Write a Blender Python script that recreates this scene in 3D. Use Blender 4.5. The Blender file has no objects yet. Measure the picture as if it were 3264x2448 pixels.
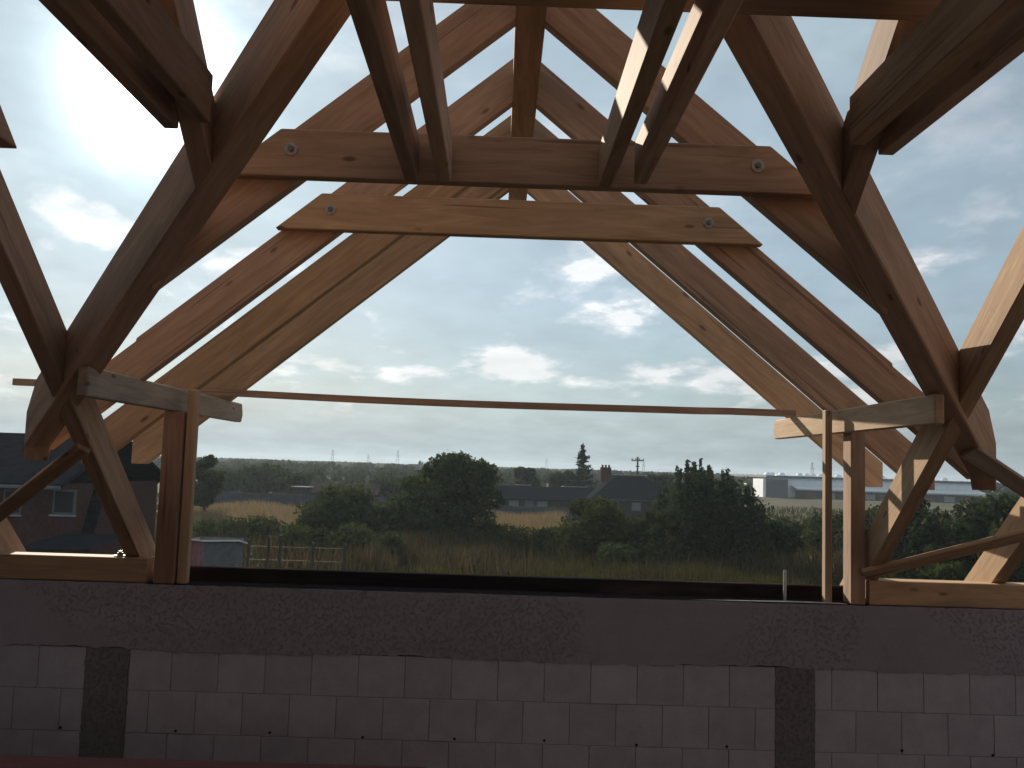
import bpy, bmesh, math, random
import numpy as np
from mathutils import Vector, Matrix
random.seed(7); rng = np.random.default_rng(11)
scene = bpy.context.scene
COL = scene.collection
OZ = 4.8                      # eye height above the field; all coordinates below are relative to the eye
GR = -4.8                     # ground level relative to the eye

# ------------------------------------------------------------------ camera
cd = bpy.data.cameras.new('camera'); cam = bpy.data.objects.new('camera', cd); COL.objects.link(cam)
cd.sensor_width = 36.0; cd.lens = 36.0*2975.43/3264.0; cd.clip_start = 0.05; cd.clip_end = 9000
PI_, YA_, RO_ = 0.0887963, 0.0120068, 0.0319229
F = Vector((math.sin(YA_)*math.cos(PI_), math.cos(YA_)*math.cos(PI_), math.sin(PI_)))
R = Vector((math.cos(YA_), -math.sin(YA_), 0)); U = R.cross(F)
R2 = R*math.cos(RO_) + U*math.sin(RO_); U2 = -R*math.sin(RO_) + U*math.cos(RO_)
cam.matrix_world = Matrix(((R2.x, U2.x, -F.x, 0), (R2.y, U2.y, -F.y, 0), (R2.z, U2.z, -F.z, OZ), (0, 0, 0, 1)))
scene.camera = cam

# ------------------------------------------------------------------ sky and sun
SUN_AZ, SUN_EL = math.radians(-21.4), math.radians(20.7)     # azimuth measured from +Y towards +X
SD = Vector((math.sin(SUN_AZ)*math.cos(SUN_EL), math.cos(SUN_AZ)*math.cos(SUN_EL), math.sin(SUN_EL)))
world = bpy.data.worlds.new('World'); scene.world = world; world.use_nodes = True

def build_sky():
    nt = world.node_tree; nt.nodes.clear(); N, L = nt.nodes.new, nt.links.new
    def math_(op, a, b=None, clamp=False):
        n = N('ShaderNodeMath'); n.operation = op; n.use_clamp = clamp
        for i, s in enumerate((a, b)):
            if s is None: continue
            if isinstance(s, (int, float)): n.inputs[i].default_value = s
            else: L(s, n.inputs[i])
        return n.outputs[0]
    def ramp(s, lo, hi):
        n = N('ShaderNodeMapRange'); n.interpolation_type = 'SMOOTHSTEP'; L(s, n.inputs[0])
        n.inputs[1].default_value = lo; n.inputs[2].default_value = hi; return n.outputs[0]
    tc = N('ShaderNodeTexCoord'); sep = N('ShaderNodeSeparateXYZ'); L(tc.outputs['Generated'], sep.inputs[0])
    x, y, z = sep.outputs
    zz = math_('MAXIMUM', math_('ADD', z, 0.10), 0.03)
    px = math_('DIVIDE', x, zz); py = math_('DIVIDE', y, zz)
    zh = math_('MAXIMUM', math_('ADD', z, 0.20), 0.05); hx = math_('DIVIDE', x, zh); hy = math_('DIVIDE', y, zh)
    def plane(sx, sy, rot, px=px, py=py):
        c, s = math.cos(rot), math.sin(rot)
        u = math_('ADD', math_('MULTIPLY', px, c*sx), math_('MULTIPLY', py, s*sx))
        v = math_('ADD', math_('MULTIPLY', px, -s*sy), math_('MULTIPLY', py, c*sy))
        cb = N('ShaderNodeCombineXYZ'); L(u, cb.inputs[0]); L(v, cb.inputs[1]); return cb.outputs[0]
    def noise(vec, scale, detail, rough, dist=0.0, w=0.0):
        n = N('ShaderNodeTexNoise'); n.noise_dimensions = '4D'; L(vec, n.inputs['Vector'])
        n.inputs['W'].default_value = w; n.inputs['Scale'].default_value = scale
        n.inputs['Detail'].default_value = detail; n.inputs['Roughness'].default_value = rough
        n.inputs['Distortion'].default_value = dist; return n.outputs[0]
    sky = N('ShaderNodeTexSky'); sky.sky_type = 'NISHITA'; sky.sun_disc = False
    sky.sun_elevation = SUN_EL; sky.sun_rotation = SUN_AZ
    sky.air_density = 1.0; sky.dust_density = 0.35; sky.ozone_density = 2.0
    bg = N('ShaderNodeBackground'); L(sky.outputs[0], bg.inputs[0]); bg.inputs[1].default_value = 0.05
    # angle to the sun: thin cloud scatters forward, so it glares close to the sun
    dt = N('ShaderNodeVectorMath'); dt.operation = 'DOT_PRODUCT'; L(tc.outputs['Generated'], dt.inputs[0]); dt.inputs[1].default_value = SD
    d = math_('MAXIMUM', dt.outputs['Value'], 0.0)
    glow_w = math_('POWER', d, 60.0); glow_n = math_('POWER', d, 520.0)
    # high veil, streaky; and heaped clouds
    veil = ramp(noise(plane(1.0, 0.32, 0.5), 0.9, 6, 0.62, 0.6, 3.1), 0.38, 0.74)
    patch = ramp(noise(plane(1, 1, 0), 0.55, 4, 0.5, 0.3, 8.3), 0.38, 0.66)
    bz = math_('DIVIDE', math_('SUBTRACT', z, 0.100), 0.026)          # a row of heaped clouds some six degrees up
    band = math_('POWER', 2.718, math_('MULTIPLY', math_('MULTIPLY', bz, bz), -1.0))
    hn = math_('ADD', noise(plane(1.0, 0.8, 0.1, hx, hy), 2.9, 7, 0.57, 0.1, 2.2), math_('MULTIPLY', band, 0.085))
    heap = math_('MULTIPLY', ramp(hn, 0.555, 0.665), ramp(z, 0.035, 0.075))
    heap2 = ramp(noise(plane(1.0, 1.0, 0.3, hx, hy), 1.5, 7, 0.6, 0.3, 1.7), 0.50, 0.66)
    low = math_('SUBTRACT', 1.0, ramp(z, 0.20, 0.34)); high = ramp(z, 0.16, 0.34)
    heaps = math_('MAXIMUM', math_('MULTIPLY', heap, low), math_('MULTIPLY', math_('MULTIPLY', heap2, high), 0.75))
    horiz = math_('SUBTRACT', 1.0, ramp(z, 0.0, 0.20))
    veilm = math_('ADD', math_('MULTIPLY', math_('MULTIPLY', veil, patch), 0.30), 0.58)
    m = math_('MAXIMUM', math_('MULTIPLY', heaps, 0.85), veilm)
    m = math_('MAXIMUM', m, math_('MULTIPLY', horiz, 0.98))
    m = math_('ADD', m, math_('MULTIPLY', glow_w, 0.30), clamp=True)
    m = math_('MAXIMUM', m, math_('MULTIPLY', math_('POWER', d, 14.0), 0.97))
    shade = noise(plane(1.0, 0.9, 0.1, hx, hy), 5.5, 5, 0.5, 0.0, 9.4)
    sm = N('ShaderNodeMapRange'); L(shade, sm.inputs[0]); sm.inputs[1].default_value = .3; sm.inputs[2].default_value = .7
    sm.inputs[3].default_value = CLOUD*0.82; sm.inputs[4].default_value = CLOUD*1.06
    st = math_('MULTIPLY', sm.outputs[0], math_('ADD', 0.80, math_('MULTIPLY', heaps, 0.34)))
    st = math_('MULTIPLY', st, math_('SUBTRACT', 1.0, math_('MULTIPLY', horiz, 0.27)))
    fs_ = N('ShaderNodeMapRange'); fs_.interpolation_type = 'SMOOTHSTEP'; L(d, fs_.inputs[0]); fs_.inputs[1].default_value = .60; fs_.inputs[2].default_value = .94; fs_.inputs[3].default_value = .76; fs_.inputs[4].default_value = 1.03
    st = math_('MULTIPLY', st, fs_.outputs[0])
    st = math_('ADD', st, math_('ADD', math_('MULTIPLY', glow_w, CLOUD*0.06), math_('MULTIPLY', glow_n, CLOUD*2.8)))
    cl = N('ShaderNodeBackground'); L(st, cl.inputs[1])
    cr = N('ShaderNodeMix'); cr.data_type = 'RGBA'; L(heaps, cr.inputs[0])
    cr.inputs[6].default_value = (0.74, 0.915, 1.0, 1); cr.inputs[7].default_value = (0.98, 0.99, 1.0, 1)
    L(cr.outputs[2], cl.inputs[0])
    mx = N('ShaderNodeMixShader'); L(m, mx.inputs[0]); L(bg.outputs[0], mx.inputs[1]); L(cl.outputs[0], mx.inputs[2])
    out = N('ShaderNodeOutputWorld'); L(mx.outputs[0], out.inputs[0])
CLOUD = 0.725; HAZE = 0.00030
build_sky()
sl = bpy.data.lights.new('sun', 'SUN'); so = bpy.data.objects.new('sun', sl); COL.objects.link(so)
sl.energy = 5.0; sl.angle = math.radians(0.5); sl.color = (1.0, 0.90, 0.74)
so.location = (0, 0, 40); so.rotation_euler = SD.to_track_quat('Z', 'Y').to_euler()
vs = scene.view_settings; vs.view_transform = 'Standard'; vs.look = 'None'; vs.gamma = 1.0; vs.use_curve_mapping = False
vs.exposure = 0.5
scene.render.engine = 'CYCLES'
scene.cycles.max_bounces = 6; scene.cycles.diffuse_bounces = 3; scene.cycles.glossy_bounces = 2; scene.cycles.transmission_bounces = 2; scene.cycles.volume_bounces = 0

# ------------------------------------------------------------------ materials
def new_mat(name):
    m = bpy.data.materials.new(name); m.use_nodes = True
    return m, m.node_tree, m.node_tree.nodes['Principled BSDF']
def mixrgb(nt, fac, a, b, mode='MIX'):
    n = nt.nodes.new('ShaderNodeMix'); n.data_type = 'RGBA'; n.blend_type = mode
    for i, s in ((0, fac), (6, a), (7, b)):
        if isinstance(s, (int, float)): n.inputs[i].default_value = s
        elif isinstance(s, tuple): n.inputs[i].default_value = s + (1,) if len(s) == 3 else s
        else: nt.links.new(s, n.inputs[i])
    return n.outputs[2]
def noise_n(nt, vec, scale, detail=4, rough=.5, dist=0):
    n = nt.nodes.new('ShaderNodeTexNoise'); nt.links.new(vec, n.inputs['Vector'])
    n.inputs['Scale'].default_value = scale; n.inputs['Detail'].default_value = detail
    n.inputs['Roughness'].default_value = rough; n.inputs['Distortion'].default_value = dist
    return n.outputs[0]
def mapr(nt, s, a, b, c=0., d=1., smooth=False):
    n = nt.nodes.new('ShaderNodeMapRange'); nt.links.new(s, n.inputs[0])
    if smooth: n.interpolation_type = 'SMOOTHSTEP'
    for i, v in enumerate((a, b, c, d)): n.inputs[i+1].default_value = v
    return n.outputs[0]
def coords(nt, scale=(1, 1, 1), rnd=True):
    tc = nt.nodes.new('ShaderNodeTexCoord'); mp = nt.nodes.new('ShaderNodeMapping'); nt.links.new(tc.outputs['Object'], mp.inputs[0])
    mp.inputs['Scale'].default_value = scale
    oi = nt.nodes.new('ShaderNodeObjectInfo')
    if rnd:
        mu = nt.nodes.new('ShaderNodeVectorMath'); mu.operation = 'SCALE'; mu.inputs[0].default_value = (13.1, 7.7, 5.3)
        nt.links.new(oi.outputs['Random'], mu.inputs['Scale']); nt.links.new(mu.outputs[0], mp.inputs['Location'])
    return mp.outputs[0], oi.outputs['Random']
def bump(nt, bsdf, h, strength, dist):
    b = nt.nodes.new('ShaderNodeBump'); b.inputs['Strength'].default_value = strength; b.inputs['Distance'].default_value = dist
    nt.links.new(h, b.inputs['Height']); nt.links.new(b.outputs[0], bsdf.inputs['Normal'])

def wood(name, light, dark, grey=0.0):
    """sawn softwood: grain runs along the piece's own x axis, with knots, stains and saw marks"""
    m, nt, b = new_mat(name)
    v, rnd = coords(nt, (1.1, 11, 11))
    g = noise_n(nt, v, 2.2, 7, .62, .9)
    vf, _ = coords(nt, (3, 60, 60)); fine = noise_n(nt, vf, 2.0, 3, .6)
    c = mixrgb(nt, mapr(nt, g, .30, .70), dark, light)
    c = mixrgb(nt, mapr(nt, fine, .35, .75, 0, .28), c, dark)
    vk, _ = coords(nt, (1.0, 2.6, 2.6)); vo = nt.nodes.new('ShaderNodeTexVoronoi'); nt.links.new(vk, vo.inputs['Vector'])
    vo.inputs['Scale'].default_value = 3.2; vo.inputs['Randomness'].default_value = 1
    c = mixrgb(nt, mapr(nt, vo.outputs['Distance'], .05, .13, .85, 0, True), c, tuple(x*.45 for x in dark))
    vc, _ = coords(nt, (.45, 24, 24)); ck = noise_n(nt, vc, 1.5, 3, .55, .2)
    c = mixrgb(nt, mapr(nt, ck, .655, .70, 0, .6, True), c, tuple(x*.35 for x in dark))
    vs_, _ = coords(nt, (.8, 2.5, 2.5)); st = noise_n(nt, vs_, 1.6, 4, .55, .3)
    c = mixrgb(nt, mapr(nt, st, .52, .75, 0, .45, True), c, (.14+.1*grey, .11+.1*grey, .09+.1*grey))
    br = nt.nodes.new('ShaderNodeHueSaturation'); nt.links.new(c, br.inputs['Color'])
    nt.links.new(mapr(nt, rnd, 0, 1, .70, 1.22), br.inputs['Value']); br.inputs['Saturation'].default_value = 1-.45*grey
    nt.links.new(br.outputs[0], b.inputs['Base Color']); b.inputs['Roughness'].default_value = .78
    b.inputs['Specular IOR Level'].default_value = .0 if name == 'tarred board' else .2
    bump(nt, b, g, .35, .004)
    return m
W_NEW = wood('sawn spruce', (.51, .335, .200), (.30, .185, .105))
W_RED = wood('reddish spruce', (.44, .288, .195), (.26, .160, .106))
W_OLD = wood('weathered spruce', (.38, .28, .20), (.22, .16, .115), .35)
W_WET = wood('dark red timber', (.14, .050, .042), (.085, .030, .026))
W_SHADED = wood('shaded spruce', (.25, .150, .105), (.15, .088, .062))  # left post only: its shade is put into a darker spruce colour
W_LATH = wood('pale lath', (.52, .35, .20), (.36, .22, .12), .2)
W_DARK = wood('tarred board', (.034, .028, .030), (.020, .017, .019), .0)

def plain(name, col, rough=.8, metal=0., var=.15, scale=6, bumps=0.):
    m, nt, b = new_mat(name); v, rnd = coords(nt); n = noise_n(nt, v, scale, 6, .6)
    c = mixrgb(nt, mapr(nt, n, .3, .7), tuple(x*(1-var) for x in col), tuple(min(1, x*(1+var)) for x in col))
    nt.links.new(c, b.inputs['Base Color']); b.inputs['Roughness'].default_value = rough; b.inputs['Metallic'].default_value = metal
    b.inputs['Specular IOR Level'].default_value = .3
    if bumps: bump(nt, b, n, bumps, .01)
    return m
def block_mat():
    m, nt, b = new_mat('silicate block'); v, rnd = coords(nt)
    n = noise_n(nt, v, 9, 6, .6); f = noise_n(nt, v, 120, 2, .5)
    c = mixrgb(nt, mapr(nt, n, .3, .72), (.355, .335, .37), (.44, .415, .455))
    big = nt.nodes.new('ShaderNodeNewGeometry'); wv = noise_n(nt, big.outputs['Position'], 1.1, 5, .6, .5)
    c = mixrgb(nt, mapr(nt, wv, .46, .70, 0, .24, True), c, (.22, .20, .215))
    c = mixrgb(nt, mapr(nt, f, .5, .8, 0, .3), c, (.25, .225, .25))
    h = nt.nodes.new('ShaderNodeHueSaturation'); nt.links.new(c, h.inputs['Color']); nt.links.new(mapr(nt, rnd, 0, 1, .93, 1.06), h.inputs['Value'])
    nt.links.new(h.outputs[0], b.inputs['Base Color']); b.inputs['Roughness'].default_value = .9; b.inputs['Specular IOR Level'].default_value = .2
    bump(nt, b, f, .3, .003); return m
def concrete_mat(name, col, rough_everywhere):
    m, nt, b = new_mat(name); v, rnd = coords(nt, rnd=False)
    n = noise_n(nt, v, 3.0, 7, .6); vo = nt.nodes.new('ShaderNodeTexVoronoi'); nt.links.new(v, vo.inputs['Vector']); vo.inputs['Scale'].default_value = 55
    f = noise_n(nt, v, 50, 6, .7)
    pits = mapr(nt, f, .52, .62, 0, 1, True)
    if not rough_everywhere:      # honeycombed where the concrete was badly vibrated, smooth where the form was oiled
        pm = mapr(nt, noise_n(nt, v, .75, 3, .5, .4), .47, .56, 0.08, 1, True)
        mu = nt.nodes.new('ShaderNodeMath'); mu.operation = 'MULTIPLY'; nt.links.new(pits, mu.inputs[0]); nt.links.new(pm, mu.inputs[1]); pits = mu.outputs[0]
    c = mixrgb(nt, mapr(nt, n, .3, .7), tuple(x*.85 for x in col), tuple(x*1.12 for x in col))
    vb, _ = coords(nt, (.25, 1, 9), rnd=False); bd = noise_n(nt, vb, 1.3, 3, .6)
    c = mixrgb(nt, mapr(nt, bd, .35, .65, 0, .30), c, tuple(x*.74 for x in col))
    c = mixrgb(nt, pits, c, tuple(x*.80 for x in col))
    c = mixrgb(nt, mapr(nt, vo.outputs['Color'], 0, 1, 0, .22), c, tuple(x*1.35 for x in col))
    nt.links.new(c, b.inputs['Base Color']); b.inputs['Roughness'].default_value = .92; b.inputs['Specular IOR Level'].default_value = .2
    iv = nt.nodes.new('ShaderNodeMath'); iv.operation = 'SUBTRACT'; iv.inputs[0].default_value = 1; nt.links.new(pits, iv.inputs[1])
    bump(nt, b, iv.outputs[0], .6, .012); return m
M_BLOCK = block_mat()
M_RING = concrete_mat('ring beam concrete', (.280, .252, .280), False)
M_COLUMN = concrete_mat('column concrete', (.185, .168, .175), True)
M_MORTAR = plain('mortar', (.30, .27, .30), .95)
M_SMEAR = plain('pale mortar', (.42, .40, .39), .95, 0, .25, 30)
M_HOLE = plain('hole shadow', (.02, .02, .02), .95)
M_STEEL = plain('galvanised steel', (.46, .46, .45), .42, .85, .25, 40)
M_WASH = plain('dull washer', (.30, .30, .30), .55, .5, .3, 60)
M_RUST = plain('dull steel', (.16, .15, .14), .6, .6, .3, 60)
M_SLAB = concrete_mat('floor concrete', (.095, .085, .080), True)
M_BRICK = plain('house brick', (.085, .048, .042), .9, 0, .25, 8)

# ------------------------------------------------------------------ mesh helpers
def tag(o, label=None, cat=None, group=None, kind=None):
    for k, v in (('label', label), ('category', cat), ('group', group), ('kind', kind)):
        if v: o[k] = v
    return o
def link(name, me, mat, parent=None, loc=None, mw=None):
    o = bpy.data.objects.new(name, me); COL.objects.link(o)
    if mat is not None and not me.materials: me.materials.append(mat)
    if mw is not None: o.matrix_world = mw
    elif loc is not None: o.location = loc
    if parent is not None:
        o.parent = parent; o.matrix_parent_inverse = Matrix.Translation(parent.location).inverted()
    return o
def thing(name, loc, label, cat, group=None):
    o = bpy.data.objects.new(name, None); COL.objects.link(o); o.empty_display_size = .2
    o.location = Vector(loc) + Vector((0, 0, OZ)); return tag(o, label, cat, group)
def poly_beam(name, pts, ext, grain, mat, parent=None, bev=.004):
    """a timber: planar outline pts (world, eye-relative) pushed along ext; local x = grain direction"""
    pts = [Vector(p) for p in pts]; ext = Vector(ext); c = sum(pts, Vector())/len(pts) + ext/2
    ex = Vector(grain).normalized(); ey = ext.normalized(); ey = ey - ex*ex.dot(ey)
    if ey.length < 1e-4: ey = ex.orthogonal()
    ey.normalize(); ez = ex.cross(ey)
    T = Matrix((ex, ey, ez)); bm = bmesh.new()
    a = [bm.verts.new(T @ (p - c)) for p in pts]; b = [bm.verts.new(T @ (p + ext - c)) for p in pts]
    n = len(pts); bm.faces.new(a); bm.faces.new(b[::-1])
    for i in range(n): bm.faces.new((a[(i+1) % n], a[i], b[i], b[(i+1) % n]))
    bmesh.ops.recalc_face_normals(bm, faces=bm.faces)
    if bev: bmesh.ops.bevel(bm, geom=list(bm.edges), offset=bev, segments=1, affect='EDGES', profile=.5)
    me = bpy.data.meshes.new(name); bm.to_mesh(me); bm.free()
    mw = Matrix.Translation(c + Vector((0, 0, OZ))) @ T.transposed().to_4x4()
    return link(name, me, mat, parent, mw=mw)
def box(name, lo, hi, mat, parent=None, grain=(1, 0, 0), bev=.004):
    x0, y0, z0 = lo; x1, y1, z1 = hi; g = Vector(grain)
    if abs(g.y) > .5: return poly_beam(name, [(x0, y0, z0), (x0, y1, z0), (x0, y1, z1), (x0, y0, z1)], (x1-x0, 0, 0), grain, mat, parent, bev)
    return poly_beam(name, [(x0, y0, z0), (x1, y0, z0), (x1, y0, z1), (x0, y0, z1)], (0, y1-y0, 0), grain, mat, parent, bev)
def cyl(name, p, axis, r, length, mat, parent=None, seg=14, r2=None):
    bm = bmesh.new(); bmesh.ops.create_cone(bm, cap_ends=True, segments=seg, radius1=r, radius2=r if r2 is None else r2, depth=length)
    me = bpy.data.meshes.new(name); bm.to_mesh(me); bm.free()
    q = Vector(axis).to_track_quat('Z', 'Y')
    mw = Matrix.Translation(Vector(p) + Vector((0, 0, OZ))) @ q.to_matrix().to_4x4()
    return link(name, me, mat, parent, mw=mw)
def raw(name, verts, faces, mat, parent=None, loc=(0, 0, 0), smooth=False):
    me = bpy.data.meshes.new(name); me.from_pydata([tuple(v) for v in verts], [], faces); me.update()
    if smooth: me.polygons.foreach_set('use_smooth', [True]*len(me.polygons))
    return link(name, me, mat, parent, loc=Vector(loc) + Vector((0, 0, OZ)))

# ================================================================== LARGE STRUCTURE
MS = 0.828                    # both roofs rise 0.828 m per metre (39.6 degrees)
X0 = 0.072                    # the wing's ridge
def wing_lo(s): return 1.914 - MS*s
def wing_up(s): return 1.914 + .2376 - MS*s
def main_lo(y): return 3.767 - MS*y
def main_up(y): return 4.005 - MS*y
WY = 5.14                     # inner face of the knee wall
WT = -.69                     # its top
FL = -1.72                    # attic floor

# ---- knee wall
wall = thing('attic_wall', (0, WY, GR), 'low grey block wall with concrete ring beam across the foot of the picture', 'wall')
def jag_prism(name, x0, x1, z0, z1, y0, y1, mat, parent, amp, horizontal=True, n=70):
    """a cast concrete strip with a ragged edge where it slumped over its neighbours"""
    vs_, fs = [], []
    for i in range(n+1):
        t = i/n
        if horizontal:
            x = x0 + (x1-x0)*t; e = amp*(random.random()-.5) + amp*.9*math.sin(t*31)*.5
            vs_ += [(x, y0, z0+e), (x, y0, z1-.25*abs(e)), (x, y1, z1), (x, y1, z0)]
        else:
            z = z0 + (z1-z0)*t; e = amp*(random.random()-.5); g = amp*(random.random()-.5)
            vs_ += [(x0+e, y0, z), (x1+g, y0, z), (x1, y1, z), (x0, y1, z)]
    for i in range(n):
        for k in range(4): fs.append((i*4+k, i*4+(k+1) % 4, (i+1)*4+(k+1) % 4, (i+1)*4+k))
    fs += [(3, 2, 1, 0), (n*4, n*4+1, n*4+2, n*4+3)]
    o = raw(name, vs_, fs, mat, parent); me = o.data
    bm = bmesh.new(); bm.from_mesh(me); bmesh.ops.recalc_face_normals(bm, faces=bm.faces); bm.to_mesh(me); bm.free(); return o
jag_prism('ring_beam', -4.6, 4.6, -1.035, WT, WY-.004, WY+.24, M_RING, wall, .014, True, 260)
jag_prism('concrete_column', -2.171, -1.938, -3.0, -1.03, WY-.002, WY+.235, M_COLUMN, wall, .016, False, 90)
jag_prism('concrete_column', 1.536, 1.748, -3.0, -1.03, WY-.002, WY+.235, M_COLUMN, wall, .010, False, 90)
box('mortar_core', (-4.6, WY+.006, FL-.1), (4.6, WY+.232, -1.04), M_MORTAR, wall, bev=0)
bme = {}
def block(x0, x1, zt):
    w = round(x1-x0-.0028, 4); key = w
    if key not in bme:
        bm = bmesh.new(); bmesh.ops.create_cube(bm, size=1, matrix=Matrix.Diagonal((w, .225, .2175, 1)))
        bmesh.ops.bevel(bm, geom=list(bm.edges), offset=.0018, segments=1, affect='EDGES')
        me = bpy.data.meshes.new('block'); bm.to_mesh(me); bm.free(); me.materials.append(M_BLOCK); bme[key] = me
    o = link('block', bme[key], M_BLOCK, wall, loc=(((x0+x1)/2), WY+.1125+random.uniform(-.0012, .0016), zt-.11+OZ))
    return o
for r in range(4):
    zt = -1.031 - r*.22
    for (a, b, anchor) in ((-4.6, -2.171, -2.171 - (.12 if r % 2 else 0)), (-1.938, 1.536, 1.286 + (.14 if r % 2 else 0)), (1.748, 4.6, 1.84 + (.13 if r % 2 else 0))):
        js = [anchor + .25*k for k in range(-40, 40)]; js = [a] + [j for j in js if a+.05 < j < b-.05] + [b]
        for p, q in zip(js, js[1:]): block(p, q, zt)
for i, x in enumerate((-1.67, -1.17, -.675, -.185, .295, .79, 1.275, 2.22, 2.71, -2.28)):
    cyl('dowel_hole', (x, WY-.0005, -1.455 + .006*math.sin(i*2.1)), (0, 1, 0), .0075, .004, M_HOLE, wall, 10)
raw('mortar_smear', [(1.05, WY+.008, WT+.003), (1.4, WY+.005, WT+.006), (1.72, WY+.004, WT+.007), (1.93, WY+.007, WT+.005), (1.90, WY+.04, WT+.006), (1.6, WY+.045, WT+.008), (1.3, WY+.03, WT+.006)],
    [(0, 1, 2, 3, 4, 5, 6)], M_SMEAR, wall)

# ---- the rest of the house the photographer stands in
shell = thing('house_shell', (0, 0, GR), 'unfinished house under the wooden roof frame, seen from its attic', 'house')
box('floor_slab', (-4.6, -5.2, FL-.22), (4.6, WY-.003, FL), M_SLAB, shell, bev=0)
box('lower_wall', (-4.6, WY, GR+.02), (4.6, WY+.24, FL-.11), M_BLOCK, shell, bev=0)
box('lower_wall', (-4.6, -5.4, GR+.02), (4.6, -5.205, WT), M_BLOCK, shell, bev=0)
for x0, x1 in ((-4.85, -4.605), (4.605, 4.85)):
    poly_beam('gable_wall', [(x0, -5.4, GR+.02), (x0, WY+.24, GR+.02), (x0, WY+.24, -.9), (x0, .2, 3.55), (x0, -.2, 3.55), (x0, -5.4, -.9)], (x1-x0, 0, 0), (0, 1, 0), M_BLOCK, shell, 0)
for i in range(30):           # unseen boarding added over rear slope and ridge to darken the attic
    y0 = .15 - i*.185; y1 = y0 - .18
    zf = lambda y: 3.95 + MS*y
    if i < 4:
        ya = .17 + i*.185; yb = ya + .18
        poly_beam('added_roof_board', [(-4.9, ya, main_up(ya)+.003), (-4.9, yb, main_up(yb)+.003), (-4.9, yb, main_up(yb)+.028), (-4.9, ya, main_up(ya)+.028)], (9.8, 0, 0), (1, 0, 0), W_RED, shell, 0)
    poly_beam('added_roof_board', [(-4.9, y0, zf(y0)), (-4.9, y1, zf(y1)), (-4.9, y1, zf(y1)+.025), (-4.9, y0, zf(y0)+.025)], (9.8, 0, 0), (1, 0, 0), W_RED, shell, 0)

# ================================================================== ROOF TIMBERS
def rafter_outline(side, y, s0, s1, tail=None):
    P = lambda s, z: (X0 + side*s, y, z)
    pts = [P(s0, wing_lo(s0)), P(s1, wing_lo(s1)), P(s1, wing_up(s1)), P(s0, wing_up(s0))]
    if tail == 'notch':
        pts = [P(s0, wing_lo(s0)), P(s1, wing_lo(s1)), P(s1, wing_up(s1)-.014), P(1.897, wing_up(1.897)-.014), P(1.897, wing_up(1.897)), P(s0, wing_up(s0))]
    if tail == 'cut':         # plumb cut, then a level cut below
        zc = -.055; sl_ = (1.914-zc)/MS
        pts = [P(s0, wing_lo(s0)), P(sl_, zc), P(s1, zc), P(s1, wing_up(s1)), P(s0, wing_up(s0))]
    return pts
def truss(y, s_end, tail, label, collar, ends=None, mats=(W_RED, W_RED)):
    t = thing('wing_truss', (X0, y, .38), label, 'roof truss', 'rafter pairs of the projecting wing')
    for side, m in zip((-1, 1), mats):
        gr = Vector((side, 0, -MS))
        poly_beam('rafter', rafter_outline(side, y, .002, s_end, tail), (0, .07, 0), gr, m, t)
    if collar:
        zt, zb = collar; so_ = .012
        st, sb = (1.914+.2376-zt)/MS + so_, (1.914+.2376-zb)/MS + so_
        sm = sb if ends is None else ends; zm = 1.914+.2376 - MS*(sm-so_)
        pts = [(X0-st, y-.062, zt), (X0+st, y-.062, zt), (X0+sm, y-.062, zm), (X0+sm-.03, y-.062, zb), (X0-sm+.03, y-.062, zb), (X0-sm, y-.062, zm)]
        poly_beam('collar_tie', pts, (0, .060, 0), (1, 0, 0), W_RED if y < 4 else W_NEW, t)
        for sx in (-.95, .943):
            w = cyl('bolt_washer', (X0+sx, y-.064, 1.252), (0, -1, 0), .027, .005, M_WASH, t, 20)
            cyl('bolt_nut', (X0+sx, y-.071, 1.252), (0, -1, 0), .012, .014, M_RUST, t, 6)
    return t
truss(3.75, 1.50, None, 'nearest rafter pair, ending on the valley rafters and bolted to the upper collar tie', (1.337, 1.140))
truss(4.642, 2.30, 'notch', 'second rafter pair, orange bolted collar tie standing clear above the open sky', (1.335, 1.150))
truss(5.419, 2.47, 'cut', 'third rafter pair, seen as a band between two thin slits of sky, without collar tie', None, mats=(W_NEW, W_RED))
truss(6.156, 2.47, 'cut', 'farthest rafter pair framing the open view, without collar tie', None, mats=(W_NEW, W_NEW))
tag(box('ridge_beam', (X0-.062, 2.25, 1.862), (X0+.066, 6.56, 2.03), W_RED, grain=(0, 1, 0)), 'dark ridge beam running away overhead along the middle of the wing roof', 'beam')

# valley rafters
def valley(side, label):
    def P(s, o, z): return Vector((X0 + side*(s + o/math.sqrt(2)), 2.238 + s - o/math.sqrt(2), z))
    zb = lambda s: 1.993 - .863*s
    zt = lambda s: 2.276 - .869*s
    s0, s1 = .12, 2.26
    pts = [P(s0, -.06, zb(s0)), P(2.36-.08, -.06, zb(2.36-.08)), P(2.29, -.06, -.045), P(2.29, -.06, .19), P(2.22, -.06, zt(2.22)), P(s0, -.06, zt(s0))]
    e = P(0, .06, 0) - P(0, -.06, 0)
    tag(poly_beam('valley_rafter', pts, e, (side, 1, -.866), W_RED, None, .006), label, 'rafter', 'valley rafters')
valley(-1, 'heavy valley rafter rising from the left corner towards the top centre')
valley(1, 'heavy valley rafter rising from the right corner towards the top centre')

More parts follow.
